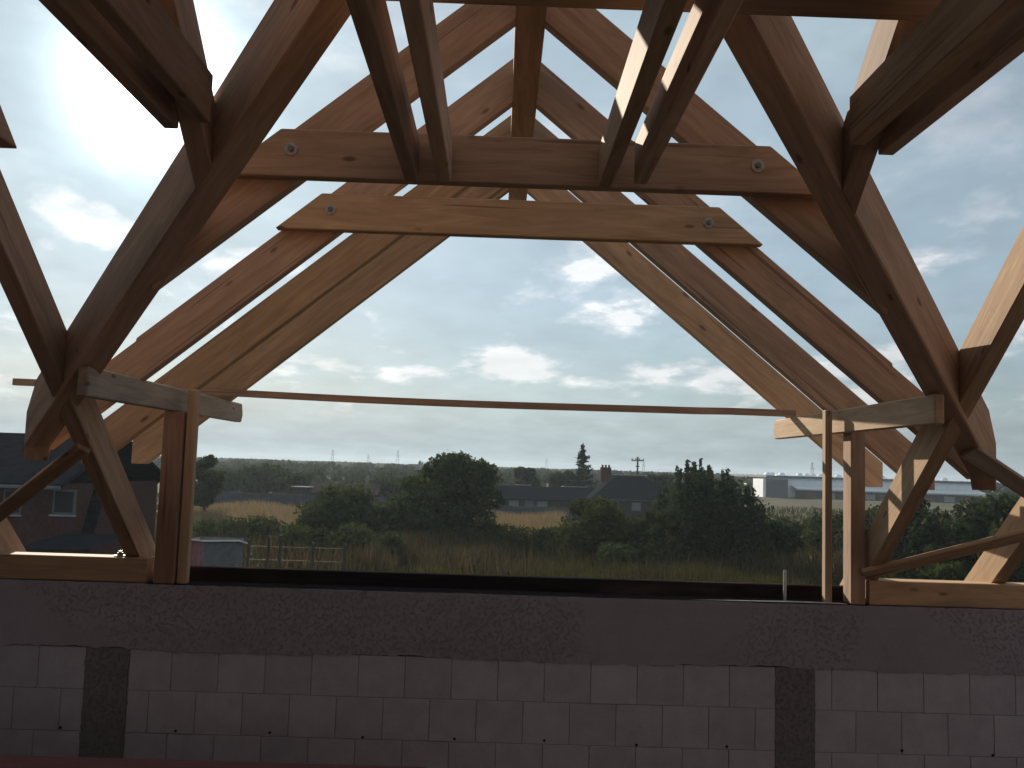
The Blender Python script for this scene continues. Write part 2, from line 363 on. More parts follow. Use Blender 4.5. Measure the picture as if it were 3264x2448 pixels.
# main-roof rafters
def main_rafter(xc, y_lo, y_hi, label, mat=W_RED, w=.08):
    x = xc - w/2
    pts = [(x, y_lo, main_lo(y_lo)), (x, y_hi, main_lo(y_hi)), (x, y_hi, main_up(y_hi)), (x, y_lo, main_up(y_lo))]
    return tag(poly_beam('main_rafter', pts, (w, 0, 0), (0, 1, -MS), mat, None), label, 'rafter', 'rafters of the main roof')
main_rafter(-1.99, 5.72, .02, 'main rafter at the left edge, coming down past the board end to the wall plate')
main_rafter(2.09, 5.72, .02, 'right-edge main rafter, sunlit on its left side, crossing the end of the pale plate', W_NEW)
main_rafter(-.32, 2.60, .02, 'short main rafter above the left pair of central tie planks')
main_rafter(.458, 2.60, .02, 'short main rafter above the right pair of central tie planks')
main_rafter(-2.76, 5.72, .02, 'main rafter standing on the left wall plate at the picture edge')
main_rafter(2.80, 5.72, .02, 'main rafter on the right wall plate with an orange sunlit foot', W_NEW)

def jack(xc, label, mat, w=.08):
    side = 1 if xc > 0 else -1; y_hi = .02; x0, x1 = xc-w/2, xc+w/2; vs_ = []
    for x in (x0, x1):
        ye = 2.238 + side*(x-X0) - .082
        vs_ += [Vector((x, ye, main_lo(ye))), Vector((x, y_hi, main_lo(y_hi))), Vector((x, y_hi, main_up(y_hi))), Vector((x, ye, main_up(ye)))]
    c = sum(vs_, Vector())/8; ex = Vector((0, 1, -MS)).normalized(); ey = Vector((1, 0, 0)); T = Matrix((ex, ey, ex.cross(ey)))
    bm = bmesh.new(); v = [bm.verts.new(T @ (p-c)) for p in vs_]
    for f in ((0, 1, 2, 3), (7, 6, 5, 4), (0, 4, 5, 1), (1, 5, 6, 2), (2, 6, 7, 3), (3, 7, 4, 0)): bm.faces.new([v[i] for i in f])
    bmesh.ops.recalc_face_normals(bm, faces=bm.faces); bmesh.ops.bevel(bm, geom=list(bm.edges), offset=.004, segments=1, affect='EDGES')
    me = bpy.data.meshes.new('main_rafter'); bm.to_mesh(me); bm.free()
    tag(link('main_rafter', me, mat, mw=Matrix.Translation(c + Vector((0, 0, OZ))) @ T.transposed().to_4x4()), label, 'rafter', 'rafters of the main roof')
jack(-1.106, 'short main rafter clasped by two tie planks, ending on the left valley rafter', W_RED)
jack(1.255, 'short main rafter clasped by two tie planks, ending on the right valley rafter', W_RED)
# double tie planks, level, running away from the eye
KZ0, KZ1 = 1.130, 1.300
def tie(x0, x1, yend, label, mat=W_RED, slope_end=True):
    y1b = yend; y1t = yend - (KZ1-KZ0)/MS if slope_end else yend
    pts = [(x0, -4.9, KZ0), (x0, y1b, KZ0), (x0, y1t, KZ1), (x0, -4.9, KZ1)]
    tag(poly_beam('tie_plank', pts, (x1-x0, 0, 0), (0, 1, 0), mat, None), label, 'plank', 'paired tie planks of the main roof')
tie(-.413, -.359, 3.672, 'left plank of the central left pair hanging in front of the collar tie', slope_end=False)
tie(-.281, -.226, 3.660, 'right plank of the central left pair hanging in front of the collar tie', slope_end=False)
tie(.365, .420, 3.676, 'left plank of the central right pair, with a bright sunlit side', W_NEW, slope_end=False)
tie(.500, .552, 3.60, 'right plank of the central right pair, in shade', slope_end=False)
tie(-1.197, -1.1455, 3.163, 'left plank of the pair at top left, edged by the glare of the sun', slope_end=False)
tie(-1.0665, -1.015, 3.095, 'right plank of the pair at top left, nearest the left valley rafter', slope_end=False)
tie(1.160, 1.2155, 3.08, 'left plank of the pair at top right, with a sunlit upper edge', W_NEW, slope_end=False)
tie(1.2945, 1.350, 3.17, 'right plank of the pair at top right, against the blue sky', W_RED, slope_end=False)
tie(-1.945, -1.84, 3.44, 'thick tie plank ending beside the rafter at the left edge')
tie(2.14, 2.19, 3.44, 'tie plank beside the rafter at the right edge')
tag(box('purlin', (-4.6, 2.56, 1.392), (4.6, 2.72, 1.545), W_RED), 'dark purlin crossing the very top of the picture', 'beam')

# plates of the wing, on posts
def plate(x0, x1, y0, y1, label, mat):
    pts = [(x0, y0, .247), (x0, y1, .250), (x0, y1+.03, .30), (x0, y1, .379), (x0, y0, .379)]
    tag(poly_beam('wing_plate', pts, (x1-x0, 0, 0), (0, 1, 0), mat, None, .006), label, 'beam', 'plates of the wing')
plate(-1.838, -1.79, 4.06, 6.50, 'grey weathered plate beam on the left, jutting out with a blunt end', W_OLD)
plate(1.90, 1.945, 4.05, 6.42, 'pale sunlit plate beam on the right, jutting out with a blunt end', W_LATH)
tag(box('corner_post', (-1.845, 5.15, WT+.002), (-1.735, 5.26, .246), W_SHADED, grain=(0, 0, 1)), 'thick dark post under the left plate beam', 'post', 'posts on the wall')
tag(box('corner_post', (1.949, 5.15, WT+.002), (2.029, 5.27, .352), W_RED, grain=(0, 0, 1)), 'thick post under the right plate beam with a sunlit left side', 'post', 'posts on the wall')
def lath(x0, x1, y0, y1, zt, label):
    l = box('prop_lath', (x0, y0, WT+.002), (x1, y1, zt), W_LATH, grain=(0, 0, 1))
    tag(l, label, 'lath', 'thin props nailed to the plates'); return l
lath(-1.726, -1.672, 5.17, 5.22, .372, 'thin upright lath beside the thick left post')
lath(1.818, 1.856, 5.18, 5.235, .374, 'thin upright lath nailed to the pale right plate')
cyl_n = cyl('nail_head', (1.822, 5.178, .305), (0, -1, 0), .006, .004, M_STEEL, bpy.data.objects['prop_lath.001'], 10)
for zf, (x0, x1), lab in ((0, (-4.6, -1.885), 'wall plate timber on the wall at the left'), (0, (2.052, 4.6), 'wall plate timber on the wall at the right, sunlit along its top edge')):
    tag(box('wall_plate', (x0, 5.16, WT+.003), (x1, 5.30, -.556), W_NEW, bev=.005), lab, 'beam', 'wall plates')
tag(box('dark_board', (-1.90, 5.325, WT-.08), (2.6, 5.385, -.612), W_DARK), 'black board on edge along the outer side of the wall top', 'board')
M_FELT = plain('tar felt', (.026, .022, .025), 1.0, 0, .4, 20); M_FELT.node_tree.nodes['Principled BSDF'].inputs['Specular IOR Level'].default_value = 0
tag(box('tar_felt', (-1.88, WY+.002, WT+.0005), (2.045, WY+.184, WT+.0015), M_FELT, bev=0), 'black tar felt strip lying on the wall top between the two wall plates', 'felt')
# long thin batten lying over the two wing plates, sagging a little
vs_, fs = [], []
for i in range(25):
    t = i/24; x = -3.163 + 5.10*t; z = .427 - .045*t - .022*math.sin(math.pi*t)**2 + (.004 if t > .9 else 0)
    vs_ += [(x, 6.07, z), (x, 6.07, z+.044), (x, 6.11, z+.044), (x, 6.11, z)]
for i in range(24):
    for k in range(4): fs.append((i*4+k, (i+1)*4+k, (i+1)*4+(k+1) % 4, i*4+(k+1) % 4))
fs += [(0, 1, 2, 3), (99, 98, 97, 96)]
tag(raw('batten', vs_, fs, W_RED), 'long thin sagging batten spanning the open gap level with the plates', 'lath')
# diagonal wind braces nailed under the main rafters
def brace(P, Q, h, label, mat=W_NEW):
    P, Q = Vector(P), Vector(Q); n = Vector((0, -MS, -1)).normalized(); d = (Q-P).normalized(); up = n.cross(d).normalized()*h
    tag(poly_beam('wind_brace', [P-up/2, Q-up/2, Q+up/2, P+up/2], n*.028, d, mat, None), label, 'board', 'diagonal boards under the rafters')
def on_main(x, z, off=0.0): return (x, (3.767-z)/MS, z)
brace(on_main(2.02, -.515), on_main(3.6, .06), .085, 'diagonal board climbing to the right from the foot of the right post')
brace(on_main(2.20, .155), on_main(3.5, -.42), .085, 'diagonal board sloping down to the right edge beside the right plate', W_OLD)
brace(on_main(-1.98, .04), on_main(-2.95, -.535), .075, 'orange diagonal board climbing from the left wall plate to the corner')
# anchor bolts
rod = thing('anchor_rod', (1.615, 5.245, WT), 'thin galvanised threaded rod standing up from the wall top', 'rod')
cyl('threaded_shaft', (1.615, 5.245, WT+.08), (0, 0, 1), .0085, .175, M_STEEL, rod, 10)
for i in range(12): cyl('thread_ring', (1.615, 5.245, WT+.03+i*.011), (0, 0, 1), .0098, .004, M_STEEL, rod, 10)
nut = thing('anchor_nut', (-2.06, 5.225, -.556), 'steel nut and washer on the left wall plate', 'bolt')
cyl('washer', (-2.06, 5.225, -.552), (0, 0, 1), .032, .005, M_WASH, nut, 18)
cyl('hex_nut', (-2.06, 5.225, -.543), (0, 0, 1), .017, .015, M_RUST, nut, 6)
cyl('bolt_end', (-2.06, 5.225, -.531), (0, 0, 1), .009, .012, M_STEEL, nut, 10)
# squared timbers left lying on the floor along the wall
tag(box('stacked_timber', (-4.3, 4.16, -1.52), (-.28, 4.34, -1.352), W_WET, bev=.008), 'reddish squared timber on top of the stack at the lower left edge', 'timber', 'timbers stacked on the floor')
tag(box('stacked_timber', (-4.3, 4.13, FL+.002), (-.5, 4.36, -1.524), W_WET, bev=.008), 'thick timber lying on the floor underneath the reddish one', 'timber', 'timbers stacked on the floor')

# ================================================================== COUNTRYSIDE
def at(px, py, dist):
    """point at depth dist (along +Y) seen at photo pixel px,py; used to read off bearings and heights"""
    d = F + R2*((px-1632)/2975.43) - U2*((py-1224)/2975.43); return d*(dist/d.y)
def gx(px, dist): return at(px, 1500, dist).x
def gz(px, py, dist): return at(px, py, dist).z

def ground_mat():
    m, nt, b = new_mat('meadow soil'); v, _ = coords(nt, rnd=False)
    a = noise_n(nt, v, .045, 6, .6, .4); f = noise_n(nt, v, .9, 5, .65)
    c = mixrgb(nt, mapr(nt, a, .36, .64), (.032, .036, .015), (.085, .062, .030))
    c = mixrgb(nt, mapr(nt, f, .4, .75, 0, .6), c, (.035, .040, .018))
    nt.links.new(c, b.inputs['Base Color']); b.inputs['Roughness'].default_value = 1; b.inputs['Specular IOR Level'].default_value = .1; return m
gv = [(-1500, -120, GR), (1500, -120, GR), (1500, 1450, GR), (-1500, 1450, GR)]
tag(raw('ground', gv, [(0, 1, 2, 3)], ground_mat()), kind='structure')

def leaf_mat(name, c1, c2, c3, trans=.22):
    m, nt, b = new_mat(name); nt.nodes.remove(b); v, rnd = coords(nt)
    ge = nt.nodes.new('ShaderNodeNewGeometry')
    n = noise_n(nt, v, .9, 3, .5)
    c = mixrgb(nt, mapr(nt, n, .35, .65), c1, c2)
    c = mixrgb(nt, mapr(nt, ge.outputs['Random Per Island'], .55, 1, 0, .8), c, c3)
    d = nt.nodes.new('ShaderNodeBsdfDiffuse'); t = nt.nodes.new('ShaderNodeBsdfTranslucent'); mx = nt.nodes.new('ShaderNodeMixShader')
    nt.links.new(c, d.inputs[0]); nt.links.new(c, t.inputs[0]); mx.inputs[0].default_value = trans
    nt.links.new(d.outputs[0], mx.inputs[1]); nt.links.new(t.outputs[0], mx.inputs[2])
    nt.links.new(mx.outputs[0], nt.nodes['Material Output'].inputs[0]); return m
LEAF_A = leaf_mat('leaf dull green', (.035, .050, .018), (.060, .078, .026), (.085, .090, .036))
LEAF_B = leaf_mat('leaf willow', (.030, .042, .020), (.050, .066, .030), (.074, .085, .044))
LEAF_C = leaf_mat('leaf bright shrub', (.042, .054, .016), (.064, .074, .021), (.088, .090, .030))
NEEDLE = leaf_mat('needles', (.018, .032, .020), (.028, .044, .026), (.036, .052, .032), .08)
LEAF_F = leaf_mat('far leaves', (.045, .062, .028), (.070, .080, .034), (.058, .070, .040), .1)
GOLD = leaf_mat('dry golden grass', (.235, .170, .090), (.29, .215, .120), (.14, .095, .048), .2)
RUSSET = leaf_mat('russet weeds', (.085, .060, .032), (.055, .045, .022), (.15, .11, .058), .18)
WEED = leaf_mat('green weeds', (.045, .043, .016), (.062, .055, .018), (.11, .092, .022), .18)
BARK = plain('bark', (.060, .048, .038), .95, 0, .3, 12, .4)

def quads(name, C, size, mat, parent=None, loc=(0, 0, 0), up=None, aspect=1.0, kind=None):
    """many small leaf faces at the points C (n,3); size (n,)"""
    n = len(C); a = rng.normal(size=(n, 3)); a /= np.linalg.norm(a, axis=1)[:, None]
    if up is not None: a = a*(1-up) + np.array([0, 0, 1.0])*up; a /= np.linalg.norm(a, axis=1)[:, None]
    b = np.cross(a, rng.normal(size=(n, 3))); b /= np.linalg.norm(b, axis=1)[:, None]
    s = np.asarray(size)[:, None]; a = a*s*aspect; b = b*s/aspect
    V = np.stack([C-a, C+b*.8, C+a, C-b*.8], 1).reshape(-1, 3)
    me = bpy.data.meshes.new(name); me.vertices.add(4*n); me.vertices.foreach_set('co', V.ravel())
    me.loops.add(4*n); me.loops.foreach_set('vertex_index', np.arange(4*n, dtype=np.int32))
    me.polygons.add(n); me.polygons.foreach_set('loop_start', np.arange(0, 4*n, 4, dtype=np.int32)); me.polygons.foreach_set('loop_total', np.full(n, 4, dtype=np.int32))
    me.update(calc_edges=True); me.validate()
    return tag(link(name, me, mat, parent, loc=Vector(loc) + Vector((0, 0, OZ))), kind=kind)
def limb_mesh(name, paths, mat, parent, loc):
    vs_, fs = [], []
    for pts, r0, r1 in paths:
        base = len(vs_); n = len(pts)
        for i, p in enumerate(pts):
            r = r0 + (r1-r0)*i/(n-1)
            for k in range(6):
                an = k*math.pi/3; vs_.append((p[0]+r*math.cos(an), p[1]+r*math.sin(an), p[2]))
        for i in range(n-1):
            for k in range(6): fs.append((base+i*6+k, base+i*6+(k+1) % 6, base+(i+1)*6+(k+1) % 6, base+(i+1)*6+k))
    return raw(name, vs_, fs, mat, parent, loc, True)
def crown_points(w, h, z0, clumps, n, shell=.55, spire=0.):
    """leaf points in uneven clumps inside an ellipsoid of width w from height z0 to h"""
    P = []; cen = []
    for i in range(clumps):
        while True:
            q = rng.uniform(-1, 1, 3)
            if np.linalg.norm(q) < 1: break
        q = q/np.linalg.norm(q)**.4
        c = np.array([q[0]*w*.40, q[1]*w*.40, z0 + (h*(1-.10*spire)-z0)*(.5 + .42*q[2]*(1-.12*spire))]); r = w*rng.uniform(.10, .21); cen.append((c, r))
    per = max(1, n//clumps)
    for c, r in cen:
        d = rng.normal(size=(per, 3)); d /= np.linalg.norm(d, axis=1)[:, None]; rad = r*rng.uniform(shell, 1.12, per)[:, None]
        e = d*rad; e[:, 2] *= .8 + .15*spire
        P.append(c + e)
    if spire:
        for i in range(int(26*spire)):
            a = rng.uniform(-.47, .47)*w; top = h*(1.0 - .42*(abs(a+.06*w)/(w*.5))**2.0)*rng.uniform(.86, 1.05); k = 150
            t = rng.uniform(0, 1, k)**.8; zz = top - t*h*.42; sp = .03 + .17*t
            P.append(np.stack([a + rng.normal(0, 1, k)*sp, rng.uniform(-.3, .3)*w + rng.normal(0, 1, k)*sp, zz], 1))
    P = np.concatenate(P); P[:, 2] = np.maximum(P[:, 2], .05); return P, cen
def tree(name, px, dist, w, h, label, cat='tree', mat=None, n=4500, z0=None, clumps=26, leaf=.16, group=None, spire=0., dx=0.):
    x = gx(px, dist) + dx; t = thing(name, (x, dist, GR), label, cat, group)
    z0 = (.05 if cat == 'bush' else h*.22) if z0 is None else z0
    P, cen = crown_points(w, h, z0, clumps, n, spire=spire)
    quads('crown', P, rng.uniform(.6, 1.25, len(P))*leaf, mat or LEAF_A, t, (x, dist, GR), aspect=1.25)
    paths = []; tops = sorted(cen, key=lambda c: -c[0][2])[:9]
    fork = np.array([0, 0, h*.28])
    paths.append(([(0, 0, -.05), (.03*h, 0, h*.14), tuple(fork)], .028*h, .020*h))
    for c, r in tops:
        mid = (fork+c)/2 + rng.normal(0, .12, 3); paths.append(([tuple(fork), tuple(mid), tuple(c)], .014*h, .004*h))
    limb_mesh('trunk', paths, BARK, t, (x, dist, GR)); return t

tree('broad_tree', 1470, 58, 5.6, 5.55, 'broad leafy tree in front of the far wood, left of the conifer', n=9000, clumps=44, leaf=.15, z0=.6)
tree('field_bush', 1330, 56, 5.4, 3.9, 'lower bush leaning on the left side of the broad leafy tree', 'bush', n=5000, clumps=26)
tree('field_bush', 1110, 54, 6.4, 3.1, 'wide dark bush at the right end of the left golden grass', 'bush', n=6500, clumps=34)
tree('field_bush', 1905, 49, 4.9, 3.3, 'rounded brighter green bush below the conifer', 'bush', LEAF_C, n=6500, clumps=30, leaf=.12)
tree('field_bush', 1790, 52, 3.2, 1.5, 'low green bush to the left of the rounded brighter one', 'bush', LEAF_C, n=3000, clumps=18, leaf=.11)
tree('willow_tree', 2265, 50, 6.2, 5.35, 'big dark willow with upright spiky shoots right of the houses', mat=LEAF_B, n=13000, clumps=60, leaf=.105, z0=.1, spire=1.9)
tree('field_bush', 2120, 48, 3.4, 2.9, 'dark bush against the left foot of the willow', 'bush', n=4500, clumps=22)
tree('field_bush', 2470, 52, 2.6, 2.6, 'dark bush against the right foot of the willow', 'bush', LEAF_B, n=4500, clumps=22)
for px, d, w, h, lab in ((700, 54, 3.6, 1.0, 'low scrub below the left end of the golden grass'), (800, 53, 4.2, 1.15, 'low scrub below the middle of the left golden grass'), (905, 54, 4.0, 1.2, 'low scrub below the right end of the left golden grass'),
        (1000, 47, 3.6, 1.3, 'low scrub in front of the wide dark bush'), (1190, 46, 4.4, 1.5, 'scrub at the foot of the wide dark bush, right side'), (1640, 55, 4.2, 1.0, 'low scrub under the middle golden grass'), (1560, 57, 3.0, 1.2, 'low scrub right of the broad tree foot'), (2010, 44, 3.0, 1.3, 'low scrub between rounded bush and willow')):
    tree('low_scrub', px, d, w, h, lab, 'bush', LEAF_C if px == 1640 else LEAF_A, n=2600, clumps=20, leaf=.12, group='low scrub in the field')
tree('roadside_tree', 655, 70, 2.9, 5.05, 'small tree just right of the thin left lath', n=3500, clumps=22, leaf=.17)
tree('garden_tree', 1672, 118, 3.6, 4.9, 'small dark tree behind the low outbuilding roof', n=2600, clumps=20, leaf=.26)
tree('garden_tree', 1795, 121, 4.2, 4.7, 'dark tree beside the left foot of the conifer', n=2600, clumps=20, leaf=.26)
tree('garden_tree', 2105, 116, 4.0, 4.7, 'dark tree right of the hipped roof', n=2600, clumps=20, leaf=.26)
for i, (px, d, w, h, lab) in enumerate(((740, 112, 5.5, 3.1, 'hazy bush above the left end of the grey fence'), (850, 118, 7.0, 3.9, 'hazy bush above the middle of the left grey fence'), (945, 112, 5.0, 3.0, 'hazy bush left of the long low roof'),
        (1260, 110, 6.0, 3.2, 'hazy bush between the long low roof and the broad tree'))):
    tree('hedge_bush', px, d, w, h, lab, 'bush', n=2600, clumps=20, leaf=.26, group='bushes behind the fence')
for i, (px, d, w, h, lab, m) in enumerate(((2560, 62, 4.6, 2.2, 'low bush in the gap left of the right lath', LEAF_A), (2680, 58, 4.6, 2.5, 'low bush seen between the right lath and post', LEAF_A), (2800, 50, 4.2, 3.1, 'dark bush behind the foot of the right post', LEAF_A),
        (2905, 44, 4.4, 4.0, 'dark thicket bush under the triangular gap at right', LEAF_B), (3045, 41, 4.2, 4.3, 'dark thicket bush right of the triangular gap', LEAF_B), (3030, 33, 2.4, 1.9, 'small brighter bush above the right diagonal board', LEAF_C),
        (3185, 40, 4.2, 4.1, 'dark thicket bush at the right picture edge', LEAF_B), (3275, 36, 3.6, 3.6, 'dark thicket bush cut by the right picture edge', LEAF_A), (2900, 34, 3.0, 1.7, 'low bush above the right wall plate', LEAF_C))):
    tree('thicket_bush', px, d, w, h, lab, 'bush', m, n=4200, clumps=22, leaf=.14, group='thicket at right')

# conifer
def conifer(px, d, h, w, label):
    x = gx(px, d); t = thing('conifer', (x, d, GR), label, 'tree'); P, S = [], []
    z = h*.16
    while z < h*.985:
        f = (1 - z/h); L_ = w*.5*(f**.85)*rng.uniform(.82, 1.12) + .05; nb = 8
        for k in range(nb):
            a = k*2*math.pi/nb + rng.uniform(-.3, .3); l = L_*rng.uniform(.55, 1.2); m = max(6, int(30*l))
            tt = rng.uniform(.05, 1, m); droop = -.10*l*np.sin(tt*2.4) + .16*l*tt**2
            dz_ = rng.uniform(-.16, .16)
            P.append(np.stack([np.cos(a)*l*tt + rng.normal(0, .05, m), np.sin(a)*l*tt + rng.normal(0, .05, m), z + dz_ + droop + rng.normal(0, .05, m)], 1)); S.append(rng.uniform(.09, .20, m))
        z += h*.066*(.55 + f)
    P = np.concatenate(P); S = np.concatenate(S)
    quads('crown', P, S, NEEDLE, t, (x, d, GR), aspect=1.7)
    limb_mesh('trunk', [([(0, 0, -.05), (0, 0, h*.5), (0, 0, h)], .16, .02)], BARK, t, (x, d, GR))
conifer(1856, 112, 7.7, 5.0, 'tall dark spruce tree standing above the houses in the distance')

# far wood: one mass up to the horizon
P, S = [], []
for d in (150, 185, 230, 290, 370, 470, 600, 780, 1000, 1250):
    nb = 95; xs = np.linspace(-.85*d, .85*d, nb) + rng.normal(0, d*.006, nb)
    for x in xs:
        if d < 230 and gx(2400, d) < x < gx(3150, d): continue
        h = 4.45 + rng.uniform(-.9, .35) - (.9 if d < 200 else 0) + min(.25, d*.0003); r = d*.011*rng.uniform(.7, 1.3); m = 70
        q = rng.normal(size=(m, 3)); q /= np.linalg.norm(q, axis=1)[:, None]; q[:, 2] = np.abs(q[:, 2])
        P.append(np.stack([x + q[:, 0]*r, d + q[:, 1]*r*2, np.maximum(.1, h*q[:, 2]**.6*rng.uniform(.75, 1.0, m))], 1)); S.append(np.full(m, d*.0034)*rng.uniform(.6, 1.2, m))
P = np.concatenate(P); S = np.minimum(np.concatenate(S), 1.9); P[:, 2] = np.minimum(P[:, 2], 4.85 - S*.7)
o = quads('distant_wood', P, S, LEAF_F, None, (0, 0, GR), up=.3, kind='stuff')
tag(o, 'hazy green wood stretching along the whole horizon', 'wood')

# grasses
def blades(name, regions, n, hmin, hmax, wid, mat, label, cat, sparse=0.5):
    V = []
    per = [max(1, int(n*r[6])) for r in regions]
    for (px0, px1, d0, d1, e0, e1, fr), k in zip(regions, per):
        d = rng.uniform(d0, d1, k); u = rng.uniform(0, 1, k)
        xs = (px0 + (px1-px0)*u - 1597)/2975.*d; ys = d
        clump = .55 + .45*np.sin(xs*1.7 + np.sin(ys*.9)*2)*np.cos(ys*.61 + 1)
        clump = np.clip(.5 + .5*np.sin(xs*.83 + 1.3*np.sin(ys*.47) + px0*.01)*np.cos(ys*.37 + 1 + .6*np.sin(xs*.31)), 0, 1)*.7 + clump*.3
        keep = rng.uniform(0, 1, k) < clump**sparse; xs, ys, clump = xs[keep], ys[keep], clump[keep]; k = len(xs)
        h = rng.uniform(hmin, hmax, k)*(.6 + .6*clump); an = rng.uniform(0, math.pi, k); w = wid*rng.uniform(.6, 1.3, k)
        lx, ly = rng.normal(0, .22, k)*h, rng.normal(0, .22, k)*h
        V.append(np.stack([np.stack([xs-np.cos(an)*w, ys-np.sin(an)*w, np.zeros(k)], 1), np.stack([xs+np.cos(an)*w, ys+np.sin(an)*w, np.zeros(k)], 1), np.stack([xs+lx, ys+ly, h], 1)], 1))
    V = np.concatenate(V); n = len(V); me = bpy.data.meshes.new(name); me.vertices.add(3*n); me.vertices.foreach_set('co', V.ravel())
    me.loops.add(3*n); me.loops.foreach_set('vertex_index', np.arange(3*n, dtype=np.int32)); me.polygons.add(n)
    me.polygons.foreach_set('loop_start', np.arange(0, 3*n, 3, dtype=np.int32)); me.polygons.foreach_set('loop_total', np.full(n, 3, dtype=np.int32))
    me.update(calc_edges=True)
    return tag(link(name, me, mat, loc=(0, 0, GR+OZ)), label, cat, kind='stuff')
blades('golden_grass', [(560, 1010, 60, 86, 0, 0, .5), (1500, 1810, 60, 84, 0, 0, .38), (1970, 2060, 58, 72, 0, 0, .08), (1100, 1180, 60, 66, 0, 0, .04)], 30000, .7, 1.25, .055, GOLD, 'dry golden grass in bright bands across the field', 'grass')
blades('russet_weeds', [(500, 3400, 38, 58, 0, 0, .5), (1290, 1640, 44, 57, 0, 0, .3), (2020, 2150, 44, 52, 0, 0, .1), (880, 1290, 40, 52, 0, 0, .1)], 44000, .5, 1.3, .05, RUSSET, 'russet dry weeds scattered over the near field', 'weeds', 2.6)
blades('green_weeds', [(300, 3500, 30, 60, 0, 0, .6), (1700, 2500, 32, 43, 0, 0, .4)], 40000, .35, .95, .06, WEED, 'olive green weeds covering the near field', 'weeds')
YEL = leaf_mat('goldenrod', (.085, .076, .020), (.125, .108, .024), (.055, .055, .018), .15)
blades('goldenrod', [(1650, 2600, 31, 42, 0, 0, .75), (1400, 1700, 34, 40, 0, 0, .15), (700, 900, 33, 38, 0, 0, .1)], 26000, .3, .7, .05, YEL, 'yellow green goldenrod along the near edge of the field', 'weeds', 2.2)
blades('field_grass', [(300, 3500, 60, 140, 0, 0, 1)], 22000, .3, .7, .10, WEED, 'short grass of the field behind the golden bands', 'grass')

# ---- buildings
M_TILE = plain('dark roof tiles', (.022, .022, .027), 1.0, 0, .3, 3)
M_TILE2 = plain('brown roof', (.075, .058, .050), .85, 0, .3, 3)
M_WALL_D = plain('dark render', (.060, .050, .050), .9, 0, .2, 2)
M_WALL_P = plain('pale render', (.52, .50, .47), .9, 0, .1, 2)
M_FENCE = plain('concrete panels', (.085, .082, .090), .9, 0, .2, 2)
M_GLASS = plain('window glass', (.02, .022, .025), .5, 0, .1, 1)
M_PANE = plain('pale blind', (.20, .20, .20), .6, 0, .1, 1)
M_WHITE = plain('white sheet metal', (.74, .74, .72), .45, 0, .08, 2)
M_DOME = plain('polished dome', (.85, .85, .85), .18, 1.0, .05, 1)
M_CLAD = plain('grey cladding', (.80, .82, .85), .6, 0, .08, 1)
M_CLAD_D = plain('dark cladding', (.12, .125, .14), .6, 0, .08, 1)
M_RED = plain('red painted board', (.34, .15, .145), .8, 0, .25, 6)
M_SHEET = plain('dull roof sheet', (.34, .34, .34), .8, 0, .15, 2)
M_GREYB = plain('grey painted board', (.13, .125, .13), .8, 0, .2, 6)
for m_ in (M_TILE, M_TILE2, M_WALL_D, M_BRICK): m_.node_tree.nodes['Principled BSDF'].inputs['Specular IOR Level'].default_value = 0.0
def gable_roof(name, x0, x1, y0, y1, ze, zr, mat, parent, over=.3):
    ym = (y0+y1)/2; t = .12
    return poly_beam(name, [(x0-over, y0-over, ze), (x0-over, ym, zr), (x0-over, y1+over, ze), (x0-over, y1+over, ze+t), (x0-over, ym, zr+t), (x0-over, y0-over, ze+t)], (x1-x0+2*over, 0, 0), (1, 0, 0), mat, parent, 0)
def hip_roof(name, x0, x1, y0, y1, ze, zr, inset, mat, parent, over=.35):
    x0 -= over; x1 += over; y0 -= over; y1 += over; ym = (y0+y1)/2
    return raw(name, [(x0, y0, ze), (x1, y0, ze), (x1, y1, ze), (x0, y1, ze), (x0+inset, ym, zr), (x1-inset, ym, zr)], [(0, 1, 5, 4), (1, 2, 5), (2, 3, 4, 5), (3, 0, 4), (3, 2, 1, 0)], mat, parent)
def window(x0, x1, z0, z1, y, parent, pane=None):
    f = box('window', (x0, y-.05, z0), (x1, y+.02, z1), M_GREYB, parent, bev=0)
    box('pane', (x0+.07, y-.062, z0+.07), (x1-.07, y-.052, z1-.07), pane or M_GLASS, f, bev=0); return f
# low outbuilding and hipped house beyond the field
d = 100.0
h1 = thing('outbuilding', (gx(1740, d), d, GR), 'long low outbuilding with a dark roof and two pale windows', 'building')
xa, xb = gx(1590, d), gx(1905, d)
box('wall', (xa, d, GR), (xb, d+6, -3.35), M_WALL_D, h1, bev=0); gable_roof('roof', xa, xb, d, d+6, -3.45, -2.15, M_TILE, h1)
for px in (1641, 1731): window(gx(px, d)-.55, gx(px, d)+.55, GR+.55, GR+1.3, d, h1, M_PANE)
box('door', (gx(1690, d)-.45, d-.04, GR), (gx(1690, d)+.45, d, GR+1.4), M_CLAD_D, h1, bev=0)
box('vent_pipe', (gx(1752, d)-.12, d+3.0, -2.4), (gx(1752, d)+.12, d+3.25, -1.65), M_WALL_P, h1, bev=0)
d = 97.0
h2 = thing('hipped_house', (gx(2030, d), d, GR), 'dark house with a hipped roof and a brick chimney left of the willow', 'house')
xa, xb = gx(1890, d), gx(2170, d)
box('wall', (xa, d, GR), (xb, d+9, -2.95), M_WALL_D, h2, bev=0)
rf = hip_roof('roof', xa, xb, d, d+9, -2.98, -.62, 3.4, M_TILE, h2)
ch = box('chimney', (gx(1946, d)-.55, d+3.9, -1.3), (gx(1946, d)+.55, d+4.8, .30), M_BRICK, h2, bev=0)
for k in (-.35, 0, .35): cyl('chimney_pot', (gx(1946, d)+k, d+4.3, .42), (0, 0, 1), .11, .3, M_BRICK, h2, 8)
window(gx(2030, d)-.5, gx(2030, d)+.5, GR+.7, GR+1.6, d, h2, M_PANE); window(gx(1960, d)-.5, gx(1960, d)+.5, GR+.7, GR+1.6, d, h2)
